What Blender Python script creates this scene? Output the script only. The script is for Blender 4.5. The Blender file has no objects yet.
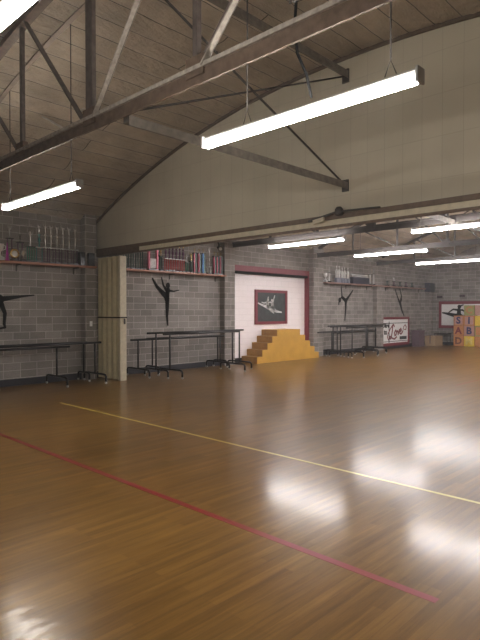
import bpy, math, random
from mathutils import Vector, Matrix
random.seed(7)
S = bpy.context.scene
col = S.collection

# ------------------------------------------------------------ camera, world, exposure
cd = bpy.data.cameras.new('camera'); cam = bpy.data.objects.new('camera', cd); col.objects.link(cam)
cd.sensor_fit = 'VERTICAL'; cd.sensor_height = 24.0; cd.lens = 24.0 * 543 / 640
cd.clip_start = 0.05; cd.clip_end = 200
cam.location = (0, 0, 1.75)
cam.rotation_euler = (math.radians(90 - 0.95), 0, math.radians(-46.0))
S.camera = cam
TUBE_STRENGTH = 20.0
GLARE_HAZE = 0.003  # thin scattering haze added to stand in for lens glare
w = bpy.data.worlds.new('world'); S.world = w; w.use_nodes = True
w.node_tree.nodes['Background'].inputs[0].default_value = (0.5, 0.55, 0.6, 1)
w.node_tree.nodes['Background'].inputs[1].default_value = 0.3
vs_ = w.node_tree.nodes.new('ShaderNodeVolumeScatter'); vs_.inputs['Density'].default_value = GLARE_HAZE; vs_.inputs['Anisotropy'].default_value = 0.55
w.node_tree.links.new(vs_.outputs[0], w.node_tree.nodes['World Output'].inputs['Volume'])
S.view_settings.view_transform = 'Standard'; S.view_settings.look = 'None'
S.view_settings.gamma = 1.0; S.view_settings.use_curve_mapping = False
S.view_settings.exposure = 2.25

# ------------------------------------------------------------ materials
def new_mat(name):
    m = bpy.data.materials.new(name); m.use_nodes = True
    nt = m.node_tree; return m, nt, nt.nodes['Principled BSDF']
def N(nt, t, **kw):
    n = nt.nodes.new(t)
    for k, v in kw.items(): setattr(n, k, v)
    return n
def ramp(nt, fac, stops):
    r = N(nt, 'ShaderNodeValToRGB')
    while len(r.color_ramp.elements) < len(stops): r.color_ramp.elements.new(0.5)
    for e, (p, c) in zip(r.color_ramp.elements, stops):
        e.position = p; e.color = (*c, 1) if len(c) == 3 else c
    nt.links.new(fac, r.inputs[0]); return r.outputs[0]
def mixc(nt, fac, a, b, mode='MIX'):
    n = N(nt, 'ShaderNodeMix', data_type='RGBA', blend_type=mode)
    if isinstance(fac, (int, float)): n.inputs[0].default_value = fac
    else: nt.links.new(fac, n.inputs[0])
    for i, v in ((6, a), (7, b)):
        if isinstance(v, tuple): n.inputs[i].default_value = (*v, 1)
        else: nt.links.new(v, n.inputs[i])
    return n.outputs[2]
def bump(nt, bsdf, h, strength, dist=0.02):
    b = N(nt, 'ShaderNodeBump'); b.inputs['Strength'].default_value = strength; b.inputs['Distance'].default_value = dist
    nt.links.new(h, b.inputs['Height']); nt.links.new(b.outputs[0], bsdf.inputs['Normal'])
    if bsdf.inputs['Coat Weight'].default_value: nt.links.new(b.outputs[0], bsdf.inputs['Coat Normal'])
    return b
def noise(nt, vec, scale, detail=4, rough=0.55):
    n = N(nt, 'ShaderNodeTexNoise'); n.inputs['Scale'].default_value = scale
    n.inputs['Detail'].default_value = detail; n.inputs['Roughness'].default_value = rough
    if vec is not None: nt.links.new(vec, n.inputs['Vector'])
    return n.outputs['Fac']

def plain(name, c, rough=0.5, metal=0.0, var=0.15, scale=12, spec=0.5, coat=0.0):
    m, nt, b = new_mat(name)
    tc = N(nt, 'ShaderNodeTexCoord')
    f = noise(nt, tc.outputs['Object'], scale)
    lo = tuple(x * (1 - var) for x in c); hi = tuple(min(1, x * (1 + var)) for x in c)
    nt.links.new(ramp(nt, f, [(0.3, lo), (0.7, hi)]), b.inputs['Base Color'])
    b.inputs['Roughness'].default_value = rough; b.inputs['Metallic'].default_value = metal
    b.inputs['Specular IOR Level'].default_value = spec
    b.inputs['Coat Weight'].default_value = coat; b.inputs['Coat Roughness'].default_value = 0.12
    return m
def emis(name, c, s):
    m, nt, b = new_mat(name)
    b.inputs['Base Color'].default_value = (0.9, 0.9, 0.9, 1)
    b.inputs['Emission Color'].default_value = (*c, 1); b.inputs['Emission Strength'].default_value = s
    return m

def block_mat():
    m, nt, b = new_mat('concrete_block')
    uv = N(nt, 'ShaderNodeUVMap')
    br = N(nt, 'ShaderNodeTexBrick'); nt.links.new(uv.outputs[0], br.inputs['Vector'])
    br.inputs['Scale'].default_value = 1; br.inputs['Brick Width'].default_value = 0.40; br.inputs['Row Height'].default_value = 0.179; br.offset = 0.43; br.offset_frequency = 3
    br.inputs['Mortar Size'].default_value = 0.008; br.inputs['Mortar Smooth'].default_value = 0.3; br.inputs['Bias'].default_value = -0.1
    br.inputs['Color1'].default_value = (0.205, 0.19, 0.18, 1); br.inputs['Color2'].default_value = (0.30, 0.28, 0.265, 1)
    br.inputs['Mortar'].default_value = (0.455, 0.425, 0.405, 1)
    f1 = noise(nt, uv.outputs[0], 1.3, 5); f2 = noise(nt, uv.outputs[0], 45, 3)
    c = mixc(nt, 1.0, br.outputs['Color'], ramp(nt, f1, [(0.3, (0.8, 0.8, 0.8)), (0.7, (1.15, 1.12, 1.1))]), 'MULTIPLY')
    c = mixc(nt, 1.0, c, ramp(nt, f2, [(0.3, (0.82, 0.82, 0.82)), (0.7, (1.12, 1.12, 1.12))]), 'MULTIPLY')
    nt.links.new(c, b.inputs['Base Color']); b.inputs['Roughness'].default_value = 0.85
    inv = N(nt, 'ShaderNodeMath', operation='MULTIPLY_ADD'); nt.links.new(br.outputs['Fac'], inv.inputs[0]); inv.inputs[1].default_value = -1; nt.links.new(f2, inv.inputs[2])
    bump(nt, b, inv.outputs[0], 0.5, 0.006)
    return m

def panel_wall_mat():
    m, nt, b = new_mat('painted_panel_wall')
    uv = N(nt, 'ShaderNodeUVMap')
    br = N(nt, 'ShaderNodeTexBrick'); br.offset = 0.0; nt.links.new(uv.outputs[0], br.inputs['Vector'])
    br.inputs['Scale'].default_value = 1; br.inputs['Brick Width'].default_value = 0.305; br.inputs['Row Height'].default_value = 0.61
    br.inputs['Mortar Size'].default_value = 0.004; br.inputs['Mortar Smooth'].default_value = 0.6
    br.inputs['Color1'].default_value = (0.47, 0.43, 0.345, 1); br.inputs['Color2'].default_value = (0.49, 0.45, 0.36, 1)
    br.inputs['Mortar'].default_value = (0.36, 0.32, 0.26, 1)
    f = noise(nt, uv.outputs[0], 0.8, 5)
    c = mixc(nt, 1.0, br.outputs['Color'], ramp(nt, f, [(0.3, (0.9, 0.89, 0.87)), (0.7, (1.06, 1.06, 1.05))]), 'MULTIPLY')
    nt.links.new(c, b.inputs['Base Color']); b.inputs['Roughness'].default_value = 0.6
    bump(nt, b, noise(nt, uv.outputs[0], 3, 4), 0.12, 0.01)
    return m

def ceiling_mat():
    # uv: u = metres along the arch, v = metres along the building
    m, nt, b = new_mat('faced_insulation')
    uv = N(nt, 'ShaderNodeUVMap')
    sx = N(nt, 'ShaderNodeSeparateXYZ'); nt.links.new(uv.outputs[0], sx.inputs[0])
    br = N(nt, 'ShaderNodeTexBrick'); br.offset = 0.37
    cb = N(nt, 'ShaderNodeCombineXYZ'); nt.links.new(sx.outputs[1], cb.inputs[0]); nt.links.new(sx.outputs[0], cb.inputs[1])
    nz = N(nt, 'ShaderNodeTexNoise'); nt.links.new(uv.outputs[0], nz.inputs['Vector']); nz.inputs['Scale'].default_value = 2.2
    add = N(nt, 'ShaderNodeVectorMath', operation='MULTIPLY_ADD')
    nt.links.new(nz.outputs['Color'], add.inputs[0]); add.inputs[1].default_value = (0.06, 0.06, 0); nt.links.new(cb.outputs[0], add.inputs[2])
    nt.links.new(add.outputs[0], br.inputs['Vector'])
    br.inputs['Scale'].default_value = 1; br.inputs['Brick Width'].default_value = 9.3; br.inputs['Row Height'].default_value = 0.4
    br.inputs['Mortar Size'].default_value = 0.013; br.inputs['Mortar Smooth'].default_value = 0.5
    br.inputs['Color1'].default_value = (0.57, 0.475, 0.37, 1); br.inputs['Color2'].default_value = (0.46, 0.38, 0.285, 1)
    br.inputs['Mortar'].default_value = (0.06, 0.045, 0.035, 1)
    f = noise(nt, uv.outputs[0], 1.5, 6)
    c = mixc(nt, 1.0, br.outputs['Color'], ramp(nt, f, [(0.3, (0.75, 0.74, 0.74)), (0.7, (1.2, 1.2, 1.2))]), 'MULTIPLY')
    nt.links.new(c, b.inputs['Base Color'])
    b.inputs['Metallic'].default_value = 0.22; b.inputs['Roughness'].default_value = 0.33
    st = N(nt, 'ShaderNodeMapping'); st.inputs['Scale'].default_value = (3.2, 1.2, 1); nt.links.new(uv.outputs[0], st.inputs[0])
    bump(nt, b, noise(nt, st.outputs[0], 3.6, 6, 0.66), 1.0, 0.16)
    return m

def floor_mat():
    m, nt, b = new_mat('maple_strip_floor')
    tc = N(nt, 'ShaderNodeTexCoord')
    br = N(nt, 'ShaderNodeTexBrick'); nt.links.new(tc.outputs['Object'], br.inputs['Vector']); br.offset = 0.41; br.offset_frequency = 3; br.squash = 1.0
    br.inputs['Scale'].default_value = 1; br.inputs['Brick Width'].default_value = 1.1; br.inputs['Row Height'].default_value = 0.075
    br.inputs['Mortar Size'].default_value = 0.0012; br.inputs['Mortar Smooth'].default_value = 0.3; br.inputs['Bias'].default_value = 0.0
    br.inputs['Color1'].default_value = (0.135, 0.070, 0.016, 1); br.inputs['Color2'].default_value = (0.185, 0.099, 0.024, 1)
    br.inputs['Mortar'].default_value = (0.12, 0.06, 0.02, 1)
    mp = N(nt, 'ShaderNodeMapping'); mp.inputs['Scale'].default_value = (1.0, 14, 1); nt.links.new(tc.outputs['Object'], mp.inputs[0])
    g = noise(nt, mp.outputs[0], 1.6, 6, 0.65)
    big = noise(nt, tc.outputs['Object'], 0.6, 4)
    c = mixc(nt, 1.0, br.outputs['Color'], ramp(nt, g, [(0.3, (0.68, 0.65, 0.6)), (0.7, (1.25, 1.25, 1.22))]), 'MULTIPLY')
    c = mixc(nt, 1.0, c, ramp(nt, big, [(0.3, (0.85, 0.83, 0.8)), (0.7, (1.1, 1.1, 1.1))]), 'MULTIPLY')
    nt.links.new(c, b.inputs['Base Color'])
    nt.links.new(ramp(nt, g, [(0.25, (0.29,)*3), (0.75, (0.36,)*3)]), b.inputs['Roughness'])
    b.inputs['Specular IOR Level'].default_value = 0.12
    b.inputs['Coat Weight'].default_value = 0.36; b.inputs['Coat Roughness'].default_value = 0.145
    # gentle cupping across each strip and slow waviness of the varnish
    mp2 = N(nt, 'ShaderNodeMapping'); mp2.inputs['Scale'].default_value = (0.9, 8, 1); nt.links.new(tc.outputs['Object'], mp2.inputs[0])
    n2 = noise(nt, mp2.outputs[0], 1.0, 2, 0.5)
    bump(nt, b, n2, 0.6, 0.0045)
    return m

M = {}
M['block'] = block_mat(); M['panelwall'] = panel_wall_mat(); M['ceiling'] = ceiling_mat(); M['floor'] = floor_mat()
def brickline():
    m, nt, b = new_mat('white_painted_block')
    uv = N(nt, 'ShaderNodeUVMap')
    br = N(nt, 'ShaderNodeTexBrick'); nt.links.new(uv.outputs[0], br.inputs['Vector'])
    br.inputs['Scale'].default_value = 1; br.inputs['Brick Width'].default_value = 0.406; br.inputs['Row Height'].default_value = 0.203
    br.inputs['Mortar Size'].default_value = 0.006; br.inputs['Mortar Smooth'].default_value = 0.7
    br.inputs['Color1'].default_value = (0.93, 0.87, 0.89, 1); br.inputs['Color2'].default_value = (0.95, 0.89, 0.91, 1)
    br.inputs['Mortar'].default_value = (0.78, 0.73, 0.74, 1)
    nt.links.new(br.outputs['Color'], b.inputs['Base Color']); b.inputs['Roughness'].default_value = 0.6
    return m
M['whitepaint'] = brickline()
M['steel'] = plain('brown_primer_steel', (0.13, 0.088, 0.062), 0.7, 0.1, 0.3)
M['steel_light'] = plain('dusty_lit_steel_edge', (0.36, 0.32, 0.28), 0.8, 0.0, 0.3, 20)  # pale edge: dust plus light catching the edge, both in the colour
M['steel_web'] = plain('greyish_steel', (0.13, 0.105, 0.095), 0.6, 0.2, 0.3)
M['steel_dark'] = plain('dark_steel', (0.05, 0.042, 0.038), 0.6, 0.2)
M['strut'] = plain('grey_steel_strut', (0.16, 0.14, 0.12), 0.6, 0.1, 0.3)
M['batten'] = plain('dark_batten', (0.10, 0.075, 0.055), 0.7)
M['batten_light'] = plain('brown_seam_tape', (0.24, 0.19, 0.15), 0.7)
M['header_wood'] = plain('dark_header_board', (0.11, 0.07, 0.045), 0.55, 0, 0.25)
M['cream_track'] = plain('cream_track_rail', (0.52, 0.46, 0.34), 0.5, 0, 0.1)
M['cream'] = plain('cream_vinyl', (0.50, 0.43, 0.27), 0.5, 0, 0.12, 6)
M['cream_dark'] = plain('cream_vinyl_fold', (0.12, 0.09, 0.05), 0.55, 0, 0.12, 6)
M['fixture'] = plain('white_enamel', (0.5, 0.5, 0.5), 0.4, 0, 0.03)
M['endcap'] = plain('grey_end_cap', (0.38, 0.38, 0.38), 0.4)
M['tube_cool'] = emis('lit_cool_fluorescent_tube', (1.0, 0.95, 0.94), TUBE_STRENGTH * 1.35)
M['tube'] = emis('lit_fluorescent_tube', (1.0, 0.94, 0.85), TUBE_STRENGTH)
M['shelf'] = plain('varnished_shelf', (0.33, 0.13, 0.07), 0.45, 0, 0.15, 3)
M['shelf_grey'] = plain('greyed_shelf', (0.30, 0.17, 0.14), 0.5, 0, 0.15, 3)
M['red'] = plain('maroon_red_paint', (0.19, 0.02, 0.035), 0.5, 0, 0.08)
M['black'] = plain('flat_black_paint', (0.01, 0.01, 0.011), 0.9, 0, 0.2, spec=0.1)
M['slate'] = plain('charcoal_board', (0.035, 0.042, 0.045), 0.6, 0, 0.3, 6)
M['blackgloss'] = plain('black_pipe', (0.012, 0.012, 0.015), 0.3, 0.3)
M['caster'] = plain('grey_caster_wheel', (0.5, 0.5, 0.48), 0.4)
M['yellow'] = plain('golden_yellow_paint', (0.52, 0.29, 0.045), 0.45, 0, 0.08, 3)
M['yellow_shaded'] = plain('shaded_yellow_paint', (0.33, 0.17, 0.045), 0.55, 0, 0.2, 6)  # darker yellow: shade of the left treads and risers put into the colour
M['base_board'] = plain('dark_baseboard_vinyl', (0.02, 0.02, 0.028), 0.5)
M['line_red'] = plain('red_court_line', (0.2, 0.006, 0.008), 0.4, 0, 0.1, coat=0.4)
M['line_yellow'] = plain('yellow_court_line', (0.48, 0.36, 0.06), 0.32, 0, 0.1, coat=0.4)
M['silver'] = plain('silver_trophy_metal', (0.8, 0.8, 0.8), 0.25, 0.7, 0.05)
M['gold'] = plain('gold_trophy_metal', (0.75, 0.55, 0.2), 0.25, 0.9, 0.05)
M['white'] = plain('white_plastic', (0.8, 0.8, 0.8), 0.4, 0, 0.03)
M['marble'] = plain('black_marble_base', (0.03, 0.03, 0.035), 0.25, 0, 0.5, 60)
M['marble_white'] = plain('white_marble_base', (0.6, 0.6, 0.6), 0.3, 0, 0.2, 60)
M['purple'] = plain('purple_column_foil', (0.10, 0.035, 0.085), 0.3, 0.5, 0.2, 40)
M['magenta'] = plain('magenta_column_foil', (0.55, 0.04, 0.45), 0.3, 0.4, 0.2, 40)
M['green'] = plain('green_column_foil', (0.03, 0.22, 0.14), 0.3, 0.5, 0.2, 40)
M['teal'] = plain('teal_column_foil', (0.04, 0.20, 0.20), 0.3, 0.5, 0.2, 40)
M['tred'] = plain('red_column_foil', (0.55, 0.03, 0.03), 0.3, 0.3, 0.2, 40)
M['pink'] = plain('pink_column_foil', (0.33, 0.035, 0.07), 0.35, 0.2, 0.2, 40)
M['blue'] = plain('blue_column_foil', (0.02, 0.09, 0.22), 0.3, 0.4, 0.2, 40)
M['navy_grey'] = plain('grey_blue_base', (0.2, 0.21, 0.26), 0.5)
M['navy'] = plain('navy_paint', (0.03, 0.03, 0.12), 0.5)
M['darkgreen'] = plain('dark_green_foil', (0.03, 0.07, 0.06), 0.4, 0.3)
M['card'] = plain('brown_cardboard', (0.36, 0.25, 0.15), 0.8, 0, 0.1)
M['orange'] = plain('orange_block_paint', (0.55, 0.24, 0.09), 0.5, 0, 0.08)
M['blkpink'] = plain('dusty_pink_block_paint', (0.50, 0.28, 0.24), 0.5, 0, 0.08)
M['blkyellow'] = plain('bright_yellow_block_paint', (0.78, 0.55, 0.06), 0.5, 0, 0.06)
M['blkgreen'] = plain('olive_green_block_paint', (0.35, 0.34, 0.12), 0.5, 0, 0.08)
M['brown'] = plain('brown_letter_paint', (0.16, 0.05, 0.03), 0.5)
M['pale'] = plain('pale_letter_paint', (0.78, 0.62, 0.2), 0.5)
M['plum'] = plain('plum_plastic', (0.12, 0.08, 0.10), 0.6)
M['speaker'] = plain('speaker_black', (0.03, 0.03, 0.05), 0.6)
M['foil'] = plain('bright_foil_facing', (0.75, 0.72, 0.68), 0.35, 0.7, 0.15, 3)
M['photo'] = plain('pale_plaque_print', (0.55, 0.52, 0.5), 0.4, 0, 0.4, 18)

# ------------------------------------------------------------ mesh helpers
class MB:
    def __init__(s): s.v = []; s.f = []; s.mi = []; s.sm = []
    def add(s, vs, fs, mi=0, smooth=False):
        o = len(s.v); s.v += [tuple(v) for v in vs]
        for f in fs: s.f.append([o + i for i in f]); s.mi.append(mi); s.sm.append(smooth)
        return s
    def box(s, x0, x1, y0, y1, z0, z1, mi=0):
        x0, x1 = min(x0, x1), max(x0, x1); y0, y1 = min(y0, y1), max(y0, y1); z0, z1 = min(z0, z1), max(z0, z1)
        vs = [(x0,y0,z0),(x1,y0,z0),(x1,y1,z0),(x0,y1,z0),(x0,y0,z1),(x1,y0,z1),(x1,y1,z1),(x0,y1,z1)]
        return s.add(vs, [(0,3,2,1),(4,5,6,7),(0,1,5,4),(1,2,6,5),(2,3,7,6),(3,0,4,7)], mi)
    def bar(s, p0, p1, w, d, side=(1,0,0), off=(0,0), mi=0):
        # rectangular bar from p0 to p1; d is measured along 'side', w across it
        p0, p1 = Vector(p0), Vector(p1); t = (p1 - p0).normalized(); a = Vector(side)
        a = (a - t * a.dot(t)).normalized(); b = t.cross(a)
        vs = []
        for p in (p0, p1):
            for i, j in ((-1,-1),(1,-1),(1,1),(-1,1)):
                vs.append(p + a * (off[0] + i * d / 2) + b * (off[1] + j * w / 2))
        return s.add(vs, [(0,3,2,1),(4,5,6,7),(0,1,5,4),(1,2,6,5),(2,3,7,6),(3,0,4,7)], mi)
    def tube(s, pts, r, n=8, mi=0, caps=True):
        pts = [Vector(p) for p in pts]; rs = r if isinstance(r, (list, tuple)) else [r] * len(pts)
        vs = []; fs = []; ref = None
        for i, p in enumerate(pts):
            t = (pts[min(i+1, len(pts)-1)] - pts[max(i-1, 0)]).normalized()
            if ref is None: ref = Vector((0,0,1)) if abs(t.z) < 0.9 else Vector((1,0,0))
            a = (ref - t * ref.dot(t)).normalized(); ref = a; b = t.cross(a)
            for k in range(n):
                an = 2 * math.pi * k / n; vs.append(p + (a * math.cos(an) + b * math.sin(an)) * rs[i])
        for i in range(len(pts) - 1):
            for k in range(n):
                fs.append((i*n+k, i*n+(k+1) % n, (i+1)*n+(k+1) % n, (i+1)*n+k))
        s.add(vs, fs, mi, True)
        if caps:
            o = len(s.v) - len(vs)
            s.f.append([o + k for k in reversed(range(n))]); s.mi.append(mi); s.sm.append(False)
            s.f.append([o + (len(pts)-1)*n + k for k in range(n)]); s.mi.append(mi); s.sm.append(False)
        return s
    def lathe(s, c, prof, n=12, mi=0):
        cx, cy, cz = c; vs = []; fs = []
        for r, z in prof:
            for k in range(n):
                a = 2 * math.pi * k / n; vs.append((cx + r * math.cos(a), cy + r * math.sin(a), cz + z))
        for i in range(len(prof) - 1):
            for k in range(n): fs.append((i*n+k, i*n+(k+1) % n, (i+1)*n+(k+1) % n, (i+1)*n+k))
        fs.append(tuple(reversed(range(n)))); fs.append(tuple((len(prof)-1)*n + k for k in range(n)))
        return s.add(vs, fs, mi, True)
    def prism(s, poly, axis, a0, a1, mi=0):
        # poly: (h, z) points in the wall plane; axis 'y' (h is x) or 'x' (h is y)
        n = len(poly)
        f = (lambda h, z, a: (h, a, z)) if axis == 'y' else (lambda h, z, a: (a, h, z))
        vs = [f(h, z, a0) for h, z in poly] + [f(h, z, a1) for h, z in poly]
        fs = [tuple(range(n)), tuple(reversed(range(n, 2*n)))] + [(i, i+n, (i+1) % n + n, (i+1) % n) for i in range(n)]
        return s.add(vs, fs, mi)
    def stroke(s, pts, axis, a0, a1, mi=0):
        # pts: (h, z, width) tapered stroke cut out of sheet; one quad prism per segment and a round end at each joint
        for (h0, z0, w0), (h1, z1, w1) in zip(pts, pts[1:]):
            d = Vector((h1 - h0, z1 - z0)); L = d.length
            if L < 1e-6: continue
            nx, nz = -d.y / L, d.x / L
            s.prism([(h0+nx*w0/2, z0+nz*w0/2), (h0-nx*w0/2, z0-nz*w0/2), (h1-nx*w1/2, z1-nz*w1/2), (h1+nx*w1/2, z1+nz*w1/2)], axis, a0, a1, mi)
        for h, z, ww in pts:
            s.disc(h, z, ww / 2, axis, a0, a1, mi)
        return s
    def disc(s, h, z, r, axis, a0, a1, mi=0, n=10, sy=1.0):
        return s.prism([(h + r * math.cos(2*math.pi*k/n), z + sy * r * math.sin(2*math.pi*k/n)) for k in range(n)], axis, a0, a1, mi)
    def build(s, name, mats, parent=None, uv=None, bevel=0):
        me = bpy.data.meshes.new(name); me.from_pydata(s.v, [], s.f)
        if not isinstance(mats, (list, tuple)): mats = [mats]
        for m in mats: me.materials.append(m)
        for p, mi, sm in zip(me.polygons, s.mi, s.sm): p.material_index = mi; p.use_smooth = sm
        if uv:
            ul = me.uv_layers.new(name='UVMap')
            for p in me.polygons:
                nrm = p.normal
                for li in p.loop_indices:
                    v = me.vertices[me.loops[li].vertex_index].co
                    if abs(nrm.x) > 0.6: ul.data[li].uv = (v.y, v.z)
                    elif abs(nrm.z) > 0.6: ul.data[li].uv = (v.x, v.y)
                    else: ul.data[li].uv = (v.x, v.z)
        me.validate(); me.update()
        o = bpy.data.objects.new(name, me); col.objects.link(o)
        if parent: o.parent = parent
        if bevel:
            b = o.modifiers.new('bevel', 'BEVEL'); b.width = bevel; b.segments = 2; b.limit_method = 'ANGLE'
        return o
def tag(o, label=None, cat=None, group=None, kind=None):
    if label: o['label'] = label
    if cat: o['category'] = cat
    if group: o['group'] = group
    if kind: o['kind'] = kind
    return o
def thing(name, loc, label, cat, group=None, rz=0):
    o = bpy.data.objects.new(name, None); col.objects.link(o); o.location = loc; o.rotation_euler.z = rz
    o.empty_display_size = 0.1
    return tag(o, label, cat, group)
def copy_tree(o, parent=None):
    c = o.copy(); col.objects.link(c)
    if parent: c.parent = parent
    for ch in list(o.children): copy_tree(ch, c)
    return c
def struct(mb, name, mats, label, cat, uv=None, bevel=0):
    o = mb.build(name, mats, uv=uv, bevel=bevel); tag(o, label, cat, kind='structure'); return o
def text_mesh(txt, size, ext, mat, name, parent, loc, rot, shear=0.0, bold=0.0):
    c = bpy.data.curves.new('lettering', 'FONT'); c.body = txt; c.size = size; c.extrude = ext; c.align_x = 'CENTER'; c.align_y = 'CENTER'
    c.shear = shear; c.offset = bold; c.resolution_u = 3
    t = bpy.data.objects.new('lettering', c); col.objects.link(t)
    bpy.context.view_layer.update()
    me = bpy.data.meshes.new_from_object(t.evaluated_get(bpy.context.evaluated_depsgraph_get()))
    bpy.data.objects.remove(t); me.name = name; me.materials.clear(); me.materials.append(mat)
    o = bpy.data.objects.new(name, me); col.objects.link(o); o.parent = parent; o.location = loc; o.rotation_euler = rot
    return o

# ------------------------------------------------------------ the setting
YL, YR, XN, XF = 12.6, -3.2, -5.0, 27.7       # trophy wall, opposite wall, near and far end walls
HX0, HX1, HZ = 7.65, 7.80, 3.16               # the partition header
YC, RAD, ZTOP = 4.7, 18.0, 5.93
def arc(y): return ZTOP - RAD + math.sqrt(RAD * RAD - (y - YC) ** 2)

fl = MB().box(XN - .2, XF + .2, YR - .2, YL + .6, -0.1, 0)
struct(fl, 'floor', M['floor'], 'glossy honey brown wooden strip gym floor', 'floor')

# arched ceiling with sagging insulation strips between seams
mb = MB(); vs = []; uvs = []
u = 0; ys = []; y = YR - 0.2
STR = 0.4; SUB = 4
tot = 17.4; nu = int(tot / STR * SUB)
a0 = math.asin((YR - 0.2 - YC) / RAD)
for i in range(nu + 1):
    s_ = i * STR / SUB; an = a0 + s_ / RAD
    sag = 0.025 * math.sin(math.pi * ((i % SUB) / SUB)) if True else 0
    ys.append((YC + (RAD - sag) * math.sin(an), ZTOP - RAD + (RAD - sag) * math.cos(an), s_))
nv = 66
for j in range(nv + 1):
    x = XN - .2 + (XF - XN + .4) * j / nv
    for i, (yy, zz, s_) in enumerate(ys):
        q = 0 if i % SUB == 0 else random.uniform(-.012, .012)
        vs.append((x, yy, zz + q)); uvs.append((s_, x))
n1 = len(ys); fs = []
for j in range(nv):
    for i in range(nu): fs.append((j*n1+i, j*n1+i+1, (j+1)*n1+i+1, (j+1)*n1+i))
mb.add(vs, fs, 0, True)
ce = mb.build('ceiling', M['ceiling']); tag(ce, 'arched ceiling faced with brownish foil insulation strips', 'ceiling', kind='structure')
ul = ce.data.uv_layers.new(name='UVMap')
for lp in ce.data.loops: ul.data[lp.index].uv = uvs[lp.vertex_index]

# walls.  the trophy wall has a recessed white stage opening between X 12.6 and 16.9
OPX0, OPX1, OPZ = 12.55, 16.86, 3.28
mb = MB()
mb.box(XN - .2, OPX0, YL, YL + .5, 0, 4.4); mb.box(OPX1, XF + .2, YL, YL + .5, 0, 4.4); mb.box(OPX0, OPX1, YL, YL + .5, OPZ, 4.4)
struct(mb, 'wall_left', M['block'], 'long grey concrete block wall carrying the trophy shelves', 'wall', uv=True)
mb = MB().box(OPX0 - .1, OPX1 + .1, YL + .18, YL + .48, 0, OPZ + .1)
struct(mb, 'wall_stage', M['whitepaint'], 'white painted block panel recessed behind the yellow steps', 'wall', uv=True)
for nm, x0, x1, lab in (('wall_near', XN - .2, XN, 'grey concrete block end wall behind the viewer'), ('wall_far', XF, XF + .2, 'far grey concrete block end wall behind the letter blocks')):
    prof = [(YR, 0), (YL, 0)] + [(YL + (YR - YL) * k / 24, arc(YL + (YR - YL) * k / 24) + .04) for k in range(25)]
    struct(MB().prism(prof, 'x', x0, x1), nm, M['block'], lab, 'wall', uv=True)
struct(MB().box(XN - .2, XF + .2, YR - .2, YR, 0, 4.5), 'wall_right', M['block'], 'grey concrete block wall opposite the trophy wall', 'wall', uv=True)
prof = [(YR, HZ + .19), (YL, HZ + .19)] + [(YL + (YR - YL) * k / 40, arc(YL + (YR - YL) * k / 40) + .03) for k in range(41)]
struct(MB().prism(prof, 'x', HX0, HX1), 'wall_partition', M['panelwall'], 'off white panelled wall above the opening between the two halls', 'wall', uv=True)
# pilasters
for i, (x0, x1) in enumerate(((7.18, 7.50), (12.12, 12.58), (16.87, 17.5), (21.6, 22.15), (26.3, 26.8))):
    zt = 2.84 if i in (3, 4) else 4.2
    struct(MB().box(x0, x1, YL - .22, YL, 0, zt), 'trim_%d' % (i + 1), M['block'], 'concrete block pilaster ' + ('left of the folding partition', 'left of the yellow steps', 'right of the yellow steps', 'behind the stored barres', 'in the far corner')[i], 'pilaster', uv=True)
# header beam: dark board, cream track, dark soffit
struct(MB().box(HX0 - .04, HX1 + .04, YR, YL, HZ + .12, HZ + .20), 'trim_6', M['header_wood'], 'dark brown board along the bottom of the partition wall', 'trim', bevel=.004)
struct(MB().box(HX0 - .015, HX1 + .015, YR, YL, HZ + .025, HZ + .12), 'trim_7', M['cream_track'], 'cream painted track rail under the dark board', 'trim', bevel=.004)
struct(MB().box(HX0 - .03, HX0 - .015, 10.7, YL, HZ + .0, HZ + .12), 'trim_16', M['header_wood'], 'dark strip over the track above the folding partition', 'trim')  # dark strip over the left end of the cream track
mb = MB().box(HX0 - .03, HX0 + .05, YR, YL, HZ - .01, HZ + .025)
struct(mb, 'trim_8', M['header_wood'], 'dark brown lip on the underside of the partition header', 'trim')
# dark strip where the partition wall meets the roof, and the seam battens that follow the arch
def arch_strip(name, x0, x1, drop, th, mat, lab):
    mb = MB(); pts = [YL + (YR - YL) * k / 48 for k in range(49)]
    vs = []; fs = []
    for y in pts:
        z = arc(y) - drop
        vs += [(x0, y, z - th), (x1, y, z - th), (x1, y, z), (x0, y, z)]
    for i in range(len(pts) - 1):
        a = i * 4
        for k in range(4): fs.append((a + k, a + (k + 1) % 4, a + 4 + (k + 1) % 4, a + 4 + k))
    fs += [(0, 1, 2, 3), tuple(len(vs) - 4 + k for k in (3, 2, 1, 0))]
    mb.add(vs, fs); return struct(mb, name, mat, lab, 'trim')
arch_strip('trim_9', HX0 - .05, HX0 + .02, 0.02, .05, M['batten'], 'dark strip where the panelled wall meets the arched ceiling')
arch_strip('trim_10', 3.77, 3.84, 0.03, .02, M['batten_light'], 'brown seam strip following the ceiling arch above the truss')
arch_strip('trim_11', HX1, HX1 + .06, 0.02, .05, M['batten'], 'dark ceiling strip on the far side of the partition wall')
# red lintel and jamb of the stage opening, black strip painted in as the shadow gap under the lintel
struct(MB().box(OPX0, OPX1 + .0, YL - .015, YL + .18, 3.09, 3.28), 'trim_12', M['red'], 'dark red lintel over the white stage panel', 'trim', bevel=.005)
struct(MB().box(OPX0, OPX1 - .05, YL + .03, YL + .18, 3.01, 3.09), 'trim_13', M['black'], 'black strip standing in for the shadow gap under the red lintel', 'trim')
struct(MB().box(OPX1 - .05, OPX1, YL - .015, YL + .18, 0, 3.09), 'trim_14', M['red'], 'dark red jamb at the right of the white stage panel', 'trim', bevel=.005)
struct(MB().box(OPX0, OPX0 + .05, YL - .015, YL + .18, 0, 3.09), 'trim_15', M['red'], 'dark red jamb at the left of the white stage panel', 'trim', bevel=.005)
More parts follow.
